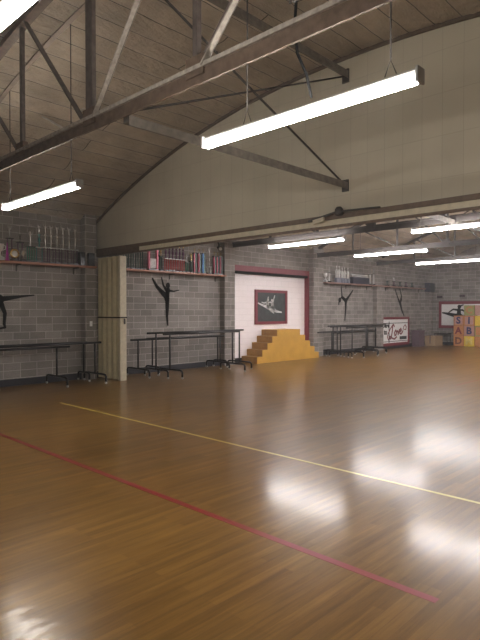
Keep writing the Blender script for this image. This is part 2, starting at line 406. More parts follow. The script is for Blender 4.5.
# baseboards
mb = MB()
for x0, x1 in ((XN, 7.18), (7.5, 12.12), (17.5, 21.6), (22.15, 26.3), (26.8, XF)): mb.box(x0, x1, YL - .02, YL, 0, .16)
struct(mb, 'baseboard_left', M['base_board'], 'dark vinyl baseboard along the trophy wall', 'baseboard')
struct(MB().box(XF - .02, XF, YR, YL - .02, 0, .14), 'baseboard_far', M['base_board'], 'dark vinyl baseboard along the far end wall', 'baseboard')
struct(MB().box(OPX0 + .05, OPX1 - .05, YL + .16, YL + .18, 0, .16), 'baseboard_stage', M['base_board'], 'dark baseboard under the white stage panel', 'baseboard')

# court lines painted on the floor
def line(x0, x1, y0, y1, mat, lab):
    o = MB().box(x0, x1, y0, y1, 0.0, 0.0012).build('floor_line', mat); tag(o, lab, 'floor line')
line(3.13, 3.195, 1.4, 10.9, M['line_red'], 'long red painted line crossing the near wooden floor')
line(5.03, 5.075, 0.2, 9.65, M['line_yellow'], 'yellow painted line crossing the floor beyond the red one')
line(12.7, 18.5, 5.18, 5.23, M['line_red'], 'faint red painted line on the far floor at the right')

# ------------------------------------------------------------ roof trusses
def angle_bar(p0, p1, wd, parent, name='web_member'):
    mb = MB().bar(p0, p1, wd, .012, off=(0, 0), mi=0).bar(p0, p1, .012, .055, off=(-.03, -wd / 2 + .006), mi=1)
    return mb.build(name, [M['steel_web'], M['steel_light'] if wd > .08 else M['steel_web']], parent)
def make_truss():
    t = thing('roof_truss', (3.3, YC, 3.85), 'brown steel bowstring roof truss crossing above the near floor', 'truss', 'roof trusses')
    def L(y, z): return (0, y - YC, z - 3.85)
    MB().box(-.012, .012, YR + .02 - YC, YL - .02 - YC, -.05, .08).build('bottom_chord', M['steel'], t)
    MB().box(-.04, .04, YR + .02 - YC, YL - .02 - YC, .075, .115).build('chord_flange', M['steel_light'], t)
    mb = MB(); pts = [YL - .3 + (YR + .3 - YL + .3) * k / 30 for k in range(31)]
    for a, b in zip(pts, pts[1:]): mb.bar(L(a, arc(a) - .10), L(b, arc(b) - .10), .08, .12)
    mb.build('top_chord', M['steel'], t)
    top = lambda y: arc(y) - .12
    for y, wd in ((-1.7, .06), (0.1, .06), (1.9, .06), (3.73, .065), (5.55, .14), (7.31, .06), (9.05, .06), (10.8, .06)):
        MB().bar(L(y, 3.97), L(y, top(y)), wd, .05, mi=0).build('web_vertical', [M['steel_web']], t)
    for (y0, y1, wd) in ((7.44, 8.85, .05), (5.72, 7.2, .065), (5.46, 3.88, .1), (3.66, 1.98, .1), (1.95, .2, .06), (.15, -1.6, .06), (9.1, 10.7, .05), (-1.75, -2.9, .05)):
        angle_bar(L(y0, 3.97), L(y1, top(y1)), wd, t, 'web_diagonal')
    for y in (3.73, 5.55, 7.35): MB().box(-.035, .035, y - .12 - YC, y + .12 - YC, .02, .2).build('gusset_plate', M['steel'], t)
    return t
tr = make_truss()
for X, lab in ((12.5, 'first steel truss beyond the partition header, darkened as if in shade'), (17.1, 'second steel truss beyond the partition header, darkened as if in shade'), (21.9, 'third steel truss beyond the partition header, darkened as if in shade')):
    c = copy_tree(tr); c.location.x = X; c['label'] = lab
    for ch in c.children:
        for sl in ch.material_slots: sl.link = 'OBJECT'; sl.material = M['steel_dark']  # same truss recoloured dark, painting in the shade beyond the header
# cross bracing between the truss and the partition wall
def make_brace(x0, x1, yb, lab):
    t = thing('cross_brace', (x0, yb, 3.80), lab, 'roof bracing', 'cross bracing between trusses')
    W = x1 - x0
    MB().box(.08, W, -.05, .05, -.02, .05, 0).box(.08, W, -.058, -.05, -.06, .05, 0).build('lower_strut', M['strut'], t)
    MB().box(.08, W, -.05, .05, 1.80, 1.86).box(.08, W, -.058, -.05, 1.74, 1.86).build('upper_strut', M['strut'], t)
    MB().tube([(.05, .0, .08), (W * .5, 0, .93), (W - .04, 0, 1.78)], .013).build('tie_rod', M['steel_dark'], t)
    MB().tube([(.05, .03, 1.78), (W * .5, .03, .9), (W - .04, .03, .05)], .016).build('tie_rod', M['steel_dark'], t)
    MB().box(W - .03, W, -.06, .06, -.09, .1).build('end_plate', M['steel_dark'], t)
    MB().box(W - .03, W, -.06, .06, 1.68, 1.9).build('end_plate', M['steel_dark'], t)
    return t
make_brace(3.3, 7.65, 4.97, 'crossed steel rods between the near truss and the panelled wall')
make_brace(7.90, 12.46, 5.2, 'crossed steel rods just beyond the partition header')
make_brace(12.54, 17.06, 5.2, 'crossed steel rods between the first and second far trusses')

# ------------------------------------------------------------ fluorescent fixtures
def fixture(X, y0, y1, lab, hang=(.22, .22), z=3.5, tube='tube'):
    L = y1 - y0
    t = thing('fluorescent_light', (X, y0, z), lab, 'ceiling light', 'hanging fluorescent lights')
    mb = MB().prism([(-.028, .012), (.028, .012), (.028, .07), (.018, .085), (-.018, .085), (-.028, .07)], 'y', 0, L)
    mb.build('housing', M['fixture'], t)
    for dx in (-.034, .034): MB().tube([(dx, .04, 0), (dx, L - .04, 0)], .019, 10).build('tube', M[tube], t)
    for yy in (0, L): MB().box(-.058, .058, yy - .012, yy + .012, -.028, .09).build('end_cap', M['endcap'], t, bevel=.006)
    for yy in (hang[0], L - hang[1]):
        zt = arc(y0 + yy) - z - .02
        r = MB().tube([(0, yy, .22), (0, yy, zt)], .008, 6).build('hanger_rod', M['steel_dark'], t)
        MB().tube([(0, yy - .05, .1), (0, yy, .22), (0, yy + .05, .1)], .005, 6).build('hook', M['steel_dark'], r)
    return t
fixture(3.85, 1.86, 4.22, 'large bright fluorescent light hanging nearest, below the truss at upper right', (.24, .6), z=3.47)
fixture(3.85, 6.78, 9.22, 'fluorescent light hanging at the left above the trophy shelf', z=3.47)
fixture(1.37, 2.0, 4.44, 'glaring fluorescent light cut off at the upper left corner')
fixture(12.31, 8.02, 10.67, 'fluorescent light just under the header above the yellow steps', z=3.64, tube='tube_cool')
fixture(12.31, 3.46, 6.13, 'brightest fluorescent light below the header at the right edge', z=3.64, tube='tube_cool')
fixture(16.36, 7.61, 10.26, 'middle fluorescent light of the far hall in front of the silver trophies', z=3.64, tube='tube_cool')
fixture(20.74, 7.56, 10.15, 'farthest visible fluorescent light at the right', z=3.64, tube='tube_cool')
fixture(16.36, 3.02, 5.66, 'fluorescent light of the far hall outside the right edge', z=3.64, tube='tube_cool')
fixture(20.74, 3.02, 5.66, 'rear fluorescent light of the far hall outside the right edge', z=3.64, tube='tube_cool')
fixture(12.31, -1.3, 1.34, 'added unseen fluorescent light beyond the header on the far side of the hall', z=3.64, tube='tube_cool')  # unseen lights from here on, added to brighten the far hall
fixture(20.74, -1.3, 1.34, 'added unseen rear fluorescent light on the far side of the far hall', z=3.64, tube='tube_cool')
fixture(24.84, 3.02, 5.66, 'added unseen last fluorescent light of the far hall outside the right edge', z=3.64, tube='tube_cool')
fixture(24.84, -1.30, 1.34, 'added unseen last fluorescent light on the far side of the far hall', z=3.64, tube='tube_cool')
fixture(16.36, -1.51, 1.12, 'added unseen fluorescent light on the far side of the far hall', z=3.64, tube='tube_cool')
fixture(3.85, -2.6, -.16, 'added unseen fluorescent light behind the viewer on the right')  # out of view, added to light the panelled wall
# conduit and flexible cable feeding the nearest light
t = thing('power_cable', (3.42, 2.78, 4.0), 'black flexible cable dropping to the nearest fluorescent light', 'cable')
MB().tube([(0.0, -.1, 1.72), (0, -.1, .2)], .012).tube([(0, -.07, 1.72), (0, -.07, .2)], .012).tube([(0, -.035, 1.72), (0, -.035, .2)], .012).build('conduit', M['steel_dark'], t)
MB().tube([(.0, -.1, .25), (.1, .0, .1), (.2, .05, -.1), (.3, .03, -.25), (.41, .06, -.405)], .012).build('flex_lead', M['black'], t)
# motor bracket on the header
t = thing('track_bracket', (7.6, 5.05, 3.36), 'dark bracket with two arms bolted on the header board', 'bracket')
MB().lathe((-.03, 0, -.04), [(.05, 0), (.07, .02), (.07, .1), (.04, .14)], 12).build('hub', M['steel_dark'], t)
MB().bar((-.03, 0, .03), (-.03, .62, -.07), .03, .03).build('arm', M['steel_dark'], t)
MB().bar((-.03, 0, .03), (-.03, -.75, .0), .025, .03).build('arm', M['steel_dark'], t)
MB().bar((-.05, .28, -.07), (-.05, .5, -.1), .07, .04).build('pale_tab', M['cream_track'], t)

# spotlight on the far side of the header
t = thing('spotlight', (7.96, 8.3, 3.12), 'small dark spotlight with shiny lens fixed under the header', 'spotlight')
MB().tube([(-.15, 0, .12), (-.05, 0, .1), (.0, 0, .04), (.0, .0, -.02)], .02).build('bracket', M['steel_dark'], t)
MB().tube([(.04, .06, -.02), (-.02, -.04, -.05), (-.06, -.1, -.07)], [.035, .05, .055], 12).build('barrel', M['black'], t)
MB().tube([(-.06, -.1, -.07), (-.065, -.108, -.074)], .035, 12).build('lens', M['silver'], t)

# ------------------------------------------------------------ folding partition, stacked
t = thing('folding_partition', (7.66, 11.55, 0), 'cream accordion folding partition stacked against the block wall', 'folding partition')
n = 8; y0, y1 = .10, 1.03; pw = (y1 - y0) / n
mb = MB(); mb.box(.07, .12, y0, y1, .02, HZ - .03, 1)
for k in range(n):
    a_ = y0 + k * pw; b_ = a_ + pw - .012
    for (xa, xb) in ((0, .09), (.19, .10)):
        mb.prism([(a_, 0), (a_, 1), (b_, 1), (b_, 0)], 'x', 0, 0) if False else None
        vs = [(xa + (.035 if k % 2 else 0) * (1 if xa < xb else -1), a_, 0), (xb, a_, 0), (xb, b_, 0), (xa + (0 if k % 2 else .035) * (1 if xa < xb else -1), b_, 0)]
        vs = [(x, y, .02) for x, y, _ in vs] + [(x, y, HZ - .03) for x, y, _ in vs]
        mb.add(vs, [(0,3,2,1),(4,5,6,7),(0,1,5,4),(1,2,6,5),(2,3,7,6),(3,0,4,7)], 0)
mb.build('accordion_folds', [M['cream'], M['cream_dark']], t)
MB().box(.0, .19, 0, .09, 0.0, HZ - .03).build('end_post', M['cream_track'], t, bevel=.012)
MB().box(-.012, .202, -.008, 1.03, 1.57, 1.60).build('strap', M['black'], t)
MB().box(.1, .14, -.03, -.008, 1.42, 1.56).build('latch', M['steel_dark'], t)
t = MB().box(7.3, 7.37, YL - .235, YL - .22, 1.36, 1.49).build('light_switch', M['white']); tag(t, 'small white light switch on the pilaster left of the partition', 'light switch')

# ------------------------------------------------------------ yellow steps
lv = [(13.3, 16.75), (13.56, 16.48), (13.82, 16.2), (14.07, 15.9), (14.32, 15.6)]
poly = []
for i, (a, b) in enumerate(lv): poly += [(a, i * .22), (a, (i + 1) * .22)]
rp = []
for i, (a, b) in enumerate(lv): rp += [(b, i * .22), (b, (i + 1) * .22)]
poly = poly + rp[::-1]
t = thing('stage_steps', (0, 0, 0), 'golden yellow wooden steps rising in a pyramid before the white stage panel', 'steps')
mb = MB()
for i, (a, b) in enumerate(lv): mb.box(a, b, 12.05, 12.77, i * .22, (i + 1) * .22 - .0)
mb.build('body', M['yellow'], t)
for i, (a, b) in enumerate(lv):
    na = lv[i + 1][0] if i < 4 else None
    if na: MB().box(a, na, 12.06, 12.76, (i + 1) * .22, (i + 1) * .22 + .004).build('tread', M['yellow_shaded'], t)
    MB().box(a - .004, a, 12.06, 12.76, i * .22 + .005, (i + 1) * .22 - .005).build('riser', M['yellow_shaded'], t)

# ------------------------------------------------------------ artwork
def flat(name, mat, pts_lists, axis, a0, a1, lab, cat, heads=(), group=None):
    mb = MB()
    for p in pts_lists: mb.stroke(p, axis, a0, a1)
    for h, z, r, sy in heads: mb.disc(h, z, r, axis, a0, a1, sy=sy)
    o = mb.build(name, mat); tag(o, lab, cat, group); return o
DW = YL - .004; G = 'dancer silhouettes on the trophy wall'
flat('dancer_silhouette', M['black'], [[(9.44, 2.68, .04), (9.6, 2.45, .09), (9.74, 2.33, .12), (9.93, 2.18, .17)], [(9.76, 2.72, .03), (9.83, 2.5, .05), (9.93, 2.36, .08)],
     [(10.0, 2.38, .13), (9.97, 2.25, .15), (9.96, 2.1, .17)], [(10.05, 2.35, .07), (10.2, 2.33, .05), (10.40, 2.37, .03)], [(9.97, 2.12, .15), (9.97, 1.8, .1), (9.96, 1.6, .07), (9.99, 1.33, .03)]],
     'y', DW - .015, DW, 'black dancer silhouette kicking one leg high, left of the steps', 'wall silhouette', [(10.0, 2.5, .07, 1.2)], G)
flat('dancer_silhouette', M['black'], [[(5.93, 2.13, .03), (5.6, 2.09, .06), (5.2, 2.03, .12)], [(5.12, 2.0, .13), (5.24, 1.7, .08), (5.22, 1.45, .06), (5.24, 1.37, .05), (5.08, 1.345, .04)],
     [(5.15, 2.02, .17), (4.98, 2.12, .15), (4.85, 2.22, .14)], [(4.86, 2.22, .08), (4.6, 2.28, .05), (4.35, 2.36, .03)], [(4.9, 2.22, .07), (5.0, 2.38, .04), (5.06, 2.52, .035)]],
     'y', DW - .015, DW, 'black dancer silhouette in arabesque cut off at the left edge', 'wall silhouette', [(4.78, 2.36, .08, 1.2)], G)
flat('dancer_silhouette', M['black'], [[(19.95, 2.64, .04), (19.64, 2.37, .09), (19.4, 2.18, .15)], [(19.05, 2.76, .04), (19.1, 2.5, .06), (19.12, 2.32, .08)],
     [(19.12, 2.32, .12), (19.28, 2.24, .15), (19.42, 2.16, .17)], [(19.4, 2.16, .15), (19.4, 1.85, .09), (19.33, 1.36, .04)], [(19.05, 2.3, .06), (18.9, 2.15, .05), (18.88, 2.02, .04)]],
     'y', DW - .015, DW, 'black dancer silhouette above the stored ballet barres', 'wall silhouette', [(18.95, 2.2, .09, 1.1)], G)
flat('dancer_silhouette', M['black'], [[(23.62, 2.76, .04), (23.85, 2.41, .07), (24.1, 2.1, .14)], [(24.06, 2.82, .04), (24.24, 2.47, .07), (24.15, 2.2, .12)],
     [(24.1, 2.15, .17), (24.26, 1.82, .1), (24.5, 1.52, .04)]], 'y', DW - .015, DW, 'slim black dancer silhouette above the framed word sign', 'wall silhouette', [(24.2, 2.3, .08, 1.1)], G)

t = thing('framed_dancer_picture', (14.9, 12.86, 1.26), 'square charcoal panel in a red frame showing two white leaping dancers', 'framed picture')
def rel(o, px, py, pz):
    for v in o.data.vertices: v.co.x -= px + .08; v.co.y -= py; v.co.z -= pz
Y0 = 12.78
b = MB().box(14.08, 15.76, Y0 - .03, Y0, 1.30, 2.47).build('board', M['slate'], t); rel(b, 14.9, 12.86, 1.26)
b = MB().box(14.04, 15.80, Y0 - .05, Y0, 2.40, 2.50).box(14.04, 15.80, Y0 - .05, Y0, 1.28, 1.38).box(14.04, 14.16, Y0 - .05, Y0, 1.38, 2.40).box(15.68, 15.80, Y0 - .05, Y0, 1.38, 2.40).build('frame', M['red'], t); rel(b, 14.9, 12.86, 1.26)
mb = MB(); s0, s1 = Y0 - .04, Y0 - .03
for p in ([(14.3, 2.08, .04), (14.6, 1.99, .07), (14.86, 1.93, .13)], [(14.86, 1.95, .12), (15.05, 1.8, .08), (15.2, 1.71, .04)], [(14.84, 1.97, .12), (14.82, 2.12, .1)],
          [(14.8, 2.13, .05), (14.88, 2.32, .035)], [(14.8, 2.12, .05), (14.62, 2.09, .04), (14.5, 2.12, .03)]): mb.stroke([(q[0], q[1], q[2] * 1.2) for q in p], 'y', s0, s1)
mb.disc(14.86, 2.22, .05, 'y', s0, s1)
for p in ([(14.98, 1.92, .05), (15.1, 1.92, .12), (15.2, 1.84, .11), (15.35, 1.77, .08), (15.68, 1.73, .04)], [(15.12, 1.94, .12), (15.13, 2.1, .1)], [(15.15, 2.1, .05), (15.2, 2.25, .04), (15.26, 2.38, .03)],
          [(15.1, 2.1, .05), (14.98, 2.13, .04), (14.9, 2.1, .03)]): mb.stroke([(q[0], q[1], q[2] * 1.2) for q in p], 'y', s0, s1)
mb.disc(15.1, 2.2, .05, 'y', s0, s1)
b = mb.build('dancer_figures', M['white'], t)
for v in b.data.vertices: v.co.x = 14.9 + (v.co.x - 15.06) * .92; v.co.z = 1.95 + (v.co.z - 2.0) * .92
rel(b, 14.9, 12.86, 1.26)

# word sign leaning on the wall
sg = thing('word_sign', (23.6, 12.565, 0.12), 'white sign with red borders and large red script below a silhouette', 'sign'); sg.scale = (.95, 1, .95)
MB().box(-1.32, 1.42, 0, .03, 0, 1.40).build('board', M['white'], sg)
MB().box(-1.34, 1.44, -.02, .03, 1.30, 1.42).box(-1.34, 1.44, -.02, .03, 0, .14).box(1.32, 1.44, -.02, .03, .14, 1.30).build('red_border', M['red'], sg)
MB().box(-1.3, 1.3, -.006, 0, 1.10, 1.13).box(-1.3, 1.3, -.006, 0, .20, .225).box(-.66, -.6, -.006, 0, .14, 1.2).build('black_rules', M['black'], sg)
text_mesh('Dare', .3, .004, M['black'], 'lettering', sg, (-.95, -.006, 1.0), (math.pi/2, 0, 0), bold=.01)
text_mesh('to', .34, .004, M['black'], 'lettering', sg, (-.98, -.006, .68), (math.pi/2, 0, 0), bold=.012)
mb = MB(); W = .075
def st(pts, wd=W): mb.stroke([(a, b, wd) for a, b in pts], 'y', -.012, -.001)
st([(-.12, .95), (-.2, 1.05), (-.3, 1.0), (-.3, .8), (-.38, .5), (-.5, .34), (-.62, .38), (-.55, .47), (-.35, .38), (-.1, .32), (.12, .42)])         # L
st([(-.3, 1.0), (-.5, .85), (-.72, .62), (-.8, .45), (-.7, .3)], .05)
st([(.0, .74), (-.1, .62), (-.06, .5), (.06, .52), (.12, .66), (.04, .76), (0, .74)])                          # o
st([(.12, .7), (.24, .72), (.28, .54), (.42, .78)])                                                           # v
st([(.46, .66), (.62, .74), (.56, .84), (.46, .76), (.46, .6), (.58, .55), (.76, .68)])                         # e
st([(.76, .68), (.86, .92), (1.02, 1.02), (1.14, .9), (1.08, .76), (.94, .78)], .045)                          # swash
mb.build('script_lettering', M['red'], sg)
MB().box(.45, 1.18, -.008, 0, .28, .44).build('dark_label', M['slate'], sg)

# picture on the end wall: red frame, white field, leaping dancer
XW = XF - .004
t = thing('leaping_dancer_picture', (XW, 10.6, .86), 'wide white picture in a dark red frame behind the letter blocks', 'framed picture')
def relx(o):
    for v in o.data.vertices: v.co.x -= XW; v.co.y -= 10.6; v.co.z -= .86
relx(MB().box(XW - .03, XW, 8.9, 12.12, 1.0, 2.12).build('board', M['white'], t))
relx(MB().box(XW - .05, XW, 8.77, 12.25, 2.10, 2.25).box(XW - .05, XW, 8.77, 12.25, .86, 1.01).box(XW - .05, XW, 12.11, 12.25, 1.01, 2.10).box(XW - .05, XW, 8.77, 8.91, 1.01, 2.10).build('frame', M['red'], t))
mb = MB(); e0, e1 = XW - .04, XW - .03
for p in ([(11.72, 1.68, .05), (11.5, 1.84, .08), (11.25, 1.8, .11)], [(11.2, 1.8, .1), (11.02, 1.80, .08), (10.84, 1.66, .05)], [(11.2, 1.82, .18), (11.2, 1.55, .22)],
          [(12.05, 1.66, .07), (11.74, 1.6, .14), (11.4, 1.52, .2), (11.15, 1.52, .22)], [(11.2, 1.5, .2), (10.8, 1.42, .14), (10.3, 1.5, .06)], [(11.15, 2.0, .08), (10.98, 2.06, .05)]): mb.stroke(p, 'x', e0, e1)
mb.disc(11.18, 1.97, .1, 'x', e0, e1)
relx(mb.build('dancer_figure', M['black'], t))
for y_, z_, wd, lab in ((12.22, 2.48, .3, 'small dark vent high on the far end wall near the corner'), (11.05, 2.52, .28, 'small dark vent high on the far end wall above the picture')):
    t = thing('wall_vent', (XF, y_, z_), lab, 'vent', 'vents on the far end wall')
    MB().box(-.02, 0, -wd/2, wd/2, -.06, .06).build('frame', M['plum'], t)
    mb = MB()
    for k in range(3): mb.box(-.03, -.02, -wd/2 + .02, wd/2 - .02, -.04 + k * .03, -.025 + k * .03)
    mb.build('slats', M['black'], t)

# ------------------------------------------------------------ letter blocks
def block(yc, zb, body, face, letter, lcol, lab):
    t = thing('letter_block', (27.3, yc, zb), lab, 'toy block', 'giant letter blocks stacked at the far end')
    h = .25
    MB().box(-h, h, -h, h, .005, .5).build('cube_body', M[body], t, bevel=.015)
    MB().box(-h - .008, -h, -h + .05, h - .05, .055, .45).build('face_panel', M[face], t)
    if letter:
        text_mesh(letter, .46, .006, M[lcol], 'letter', t, (-h - .012, 0, .25), (math.pi/2, 0, -math.pi/2), bold=.018)
C1, C2, C3 = 10.97, 10.45, 9.93
block(C1, 0, 'orange', 'orange', 'D', 'brown', 'orange letter block marked D at the bottom left of the stack')
block(C1, .51, 'orange', 'orange', 'A', 'red', 'orange letter block marked A in the left column')
block(C1, 1.02, 'orange', 'blkpink', 'S', 'navy', 'block with pink face marked S on top of the left column')
block(C2, 0, 'blkyellow', 'blkyellow', 'M', 'pale', 'bright yellow block with pale letter at the bottom of the middle column')
block(C2, .51, 'blkpink', 'blkpink', 'B', 'navy', 'dusty pink letter block marked B in navy')
block(C2, 1.02, 'orange', 'blkpink', 'I', 'navy', 'block with pink face marked I beside the S block')
block(C2, 1.53, 'blkgreen', 'blkgreen', 'C', 'orange', 'olive letter block marked C topmost of the middle column')
block(C3, 0, 'orange', 'orange', None, None, 'plain orange block at the bottom by the right edge')
block(C3, .51, 'blkgreen', 'orange', None, None, 'green edged orange block second from the bottom by the right edge')
block(C3, 1.02, 'blkyellow', 'blkyellow', None, None, 'bright yellow block third from the bottom by the right edge')
block(C3, 1.53, 'blkpink', 'blkpink', None, None, 'dusty pink block topmost by the right edge')

# clutter in the far corner
t = thing('cardboard_box', (26.8, 12.12, 0), 'brown cardboard box on the floor in the far corner', 'box')
MB().box(-.5, .35, -.3, .25, 0, .47).build('carton', M['card'], t); MB().box(-.5, .35, -.3, .25, .47, .49).build('flap', M['card'], t); MB().box(-.503, .353, -.05, 0, .1, .495).build('tape', M['plum'], t)
t = thing('storage_bin', (25.4, 12.3, 0), 'tall plum coloured bin between the word sign and the far corner', 'bin')
MB().prism([(-.26, 0), (.26, 0), (.3, .76), (-.3, .76)], 'y', -.2, .2).build('body', M['plum'], t); MB().box(-.32, .32, -.22, .22, .76, .8).build('lid', M['plum'], t)
t = thing('folded_chair', (26.08, 12.44, 0), 'dark folded chair leaning behind the cardboard box', 'chair')
MB().tube([(-.2, -.1, 0), (-.2, .12, .85), (.2, .12, .85), (.2, -.1, 0)], .014).build('frame', M['steel_dark'], t)
MB().bar((0, -.04, .3), (0, .05, .6), .03, .34).build('seat', M['plum'], t); MB().bar((0, .085, .66), (0, .12, .82), .02, .34).build('backrest', M['plum'], t)
t = thing('low_table', (27.42, 11.95, 0), 'low black table against the far end wall left of the blocks', 'table')
MB().box(-.22, .22, -.36, .36, .56, .6).build('tabletop', M['steel_dark'], t)
for sx in (-.2, .2):
    for sy in (-.33, .33): MB().tube([(sx, sy, 0), (sx, sy, .56)], .014).build('leg', M['steel_dark'], t)
t = thing('loudspeaker', (26.55, 12.25, 2.72), 'dark loudspeaker box mounted at the far end of the shelf', 'loudspeaker')
MB().box(-.3, .3, -.14, .13, 0, .45).build('cabinet', M['speaker'], t, bevel=.02); MB().box(-.27, .27, -.15, -.14, .03, .42).build('grille', M['slate'], t)

# ------------------------------------------------------------ ballet barres
def foot(mb, x, hl, rise=.19):
    mb.tube([(x, -hl, .05), (x, -hl, rise - .02), (x, -hl + .04, rise + .02), (x, -hl + .1, rise + .03), (x, hl - .1, rise + .03), (x, hl - .04, rise + .02), (x, hl, rise - .02), (x, hl, .05)], .025)
def barre(x0, x1, yc, zr, posts, lab, hl=.5, lower=None, r=.027):
    t = thing('ballet_barre', ((x0 + x1) / 2, yc, 0), lab, 'ballet barre', 'portable ballet barres')
    cx = (x0 + x1) / 2
    MB().tube([(x0 - cx, 0, zr), (x1 - cx, 0, zr)], r).build('rail', M['blackgloss'], t)
    if lower: MB().tube([(posts[0] - cx, 0, lower), (posts[-1] - cx, 0, lower)], r * .8).build('lower_rail', M['blackgloss'], t)
    for p in posts:
        MB().tube([(p - cx, 0, .22), (p - cx, 0, zr)], .023).build('post', M['blackgloss'], t)
        mb = MB(); foot(mb, p - cx, hl); fo = mb.build('foot', M['blackgloss'], t)
        for s_ in (-1, 1):
            MB().tube([(p - cx - .014, s_ * hl, .03), (p - cx + .014, s_ * hl, .03)], .03, 10).build('caster', M['caster'], fo)
    return t
barre(4.25, 7.3, 11.86, .97, (4.5, 7.13), 'black ballet barre beside the folding partition at the left')
barre(3.4, 6.5, 11.94, .90, (3.7, 6.17), 'black ballet barre overlapping behind the leftmost one')
barre(4.6, 7.15, 12.27, .96, (4.85, 7.06), 'black ballet barre closest to the wall at the left', hl=.27)
barre(8.25, 11.7, 11.95, .985, (8.48, 11.40), 'lower black ballet barre reaching nearest the partition, mid wall')
barre(8.95, 11.95, 12.22, .985, (9.15, 11.76), 'low black ballet barre against the wall, mid group', hl=.3)
barre(8.45, 12.05, 11.5, 1.17, (8.73, 11.88), 'tall black ballet barre reaching nearest the yellow steps')
barre(8.75, 11.6, 11.22, 1.145, (8.97, 11.3), 'tall black ballet barre standing frontmost, mid group')
R = 'stored black ballet barre right of the steps, '
barre(17.2, 21.6, 11.95, 1.17, (17.55, 20.7), R + 'tall one second from the wall', lower=.9)
barre(17.0, 20.9, 11.7, 1.15, (17.45, 20.3), R + 'tall one third from the wall', lower=.9)
barre(17.0, 20.4, 11.45, 1.17, (17.3, 19.2), R + 'tall one fourth from the wall')
barre(17.3, 20.0, 11.2, 1.12, (17.7, 18.7), R + 'frontmost of the group')
barre(16.95, 21.0, 12.25, .93, (17.9, 20.6), R + 'closest to the wall and lowest', hl=.28)

# ------------------------------------------------------------ shelves
SZ = 2.89
def shelf(x0, x1, mat, lab, y0=YL - .32, y1=YL, ext=0):
    t = thing('wall_shelf', ((x0 + x1) / 2, YL, SZ - .05), lab, 'shelf', 'trophy shelves'); h = (x1 - x0) / 2
    mb = MB().box(-h, h, y0 - YL, y1 - YL - .001, 0, .05)
    if ext: mb.box(h, h + ext, y0 - YL, -.222, 0, .05)
    mb.build('board', mat, t, bevel=.004)
    k = max(2, int((x1 - x0) / 1.3))
    for i in range(k):
        xx = -h + .2 + (2 * h - .4) * i / (k - 1)
        MB().box(xx - .012, xx + .012, -.26, -.002, -.025, 0).box(xx - .012, xx + .012, -.025, -.002, -.16, -.025).build('bracket', M['steel_dark'], t)
shelf(XN + .1, 7.17, M['shelf'], 'reddish brown shelf at the left loaded with tall trophies', ext=.28)
shelf(8.0, 12.1, M['shelf'], 'reddish brown shelf between the partition and the steps')
shelf(17.55, 26.2, M['shelf_grey'], 'long greyish brown shelf in the far hall', YL - .32, YL)

# ------------------------------------------------------------ trophies
def figurine(parent, z, s, mat, name='figurine'):
    mb = MB().lathe((0, 0, z), [(.028*s, 0), (.03*s, .01*s), (.012*s, .03*s), (.016*s, .09*s), (.026*s, .13*s), (.018*s, .17*s), (.03*s, .22*s), (.01*s, .25*s), (.022*s, .27*s), (.024*s, .29*s), (.008*s, .315*s)], 10)
    mb.tube([(.022*s, 0, z+.22*s), (.06*s, 0, z+.3*s), (.075*s, 0, z+.38*s)], [.009*s, .007*s, .004*s], 6)
    mb.tube([(-.022*s, 0, z+.22*s), (-.06*s, 0, z+.3*s), (-.065*s, 0, z+.38*s)], [.009*s, .007*s, .004*s], 6)
    return mb.build(name, mat, parent)
def cup(parent, z, s, mat):
    mb = MB().lathe((0, 0, z), [(.035*s, 0), (.035*s, .01*s), (.01*s, .03*s), (.01*s, .08*s), (.03*s, .1*s), (.05*s, .14*s), (.058*s, .2*s), (.062*s, .21*s), (.05*s, .205*s), (.03*s, .13*s)], 12)
    for sg_ in (-1, 1):
        mb.tube([(sg_*.055*s, 0, z+.19*s), (sg_*.09*s, 0, z+.18*s), (sg_*.085*s, 0, z+.13*s), (sg_*.04*s, 0, z+.11*s)], .006*s, 6)
    return mb.build('cup', mat, parent)
TG = {'L': 'trophies on the left shelf', 'M': 'trophies on the middle shelf', 'F': 'silver trophies on the far shelf'}
def tro(x, g, lab, dy=.16): return thing('trophy', (x, YL - dy, SZ), lab, 'trophy', TG[g])
def columns(t, z0, z1, w_, mat, n=2, r=.012):
    for i in range(n):
        xx = -w_/2 + w_ * i / (n - 1) if n > 1 else 0
        MB().lathe((xx, 0, z0), [(r*1.5, 0), (r*1.5, .01), (r, .012), (r, z1-z0-.012), (r*1.5, z1-z0-.01), (r*1.5, z1-z0)], 8).build('column', mat, t)
def two_tier(x, lab, c='purple', g='L', h1=.36, top='silver', riser='silver', w_=.14, ft=1.0, dy=.16):
    t = tro(x, g, lab, dy)
    MB().box(-w_/2-.02, w_/2+.02, -.06, .06, 0, .05).build('base', M['marble'], t, bevel=.006)
    columns(t, .05, h1, w_, M[c])
    MB().box(-w_/2-.02, w_/2+.02, -.05, .05, h1, h1 + .022).build('platform', M['marble_white'], t)
    MB().lathe((0, 0, h1 + .022), [(.03, 0), (.03, .02), (.018, .04), (.02, .12), (.034, .16), (.03, .2), (.012, .24), (.03, .29), (.04, .3)], 12).build('riser', M[riser], t)
    figurine(t, h1 + .31, .75 * ft, M[top])
    return t
def tower(x, lab, h, cmat, top='gold', g='L', n=2, w_=.1, r=.016, fs=.7, dy=.16, mid=None):
    t = tro(x, g, lab, dy)
    MB().box(-w_/2-.03, w_/2+.03, -.06, .06, 0, .05).build('base', M['marble'], t, bevel=.006)
    columns(t, .05, h, w_, M[cmat], n, r)
    if mid:
        MB().box(-w_/2-.015, w_/2+.015, -.04, .04, h * mid, h * mid + .018).build('platform', M['marble_white'], t)
    MB().box(-w_/2-.025, w_/2+.025, -.045, .045, h, h + .02).build('cap', M['marble'], t)
    figurine(t, h + .02, fs, M[top])
    return t
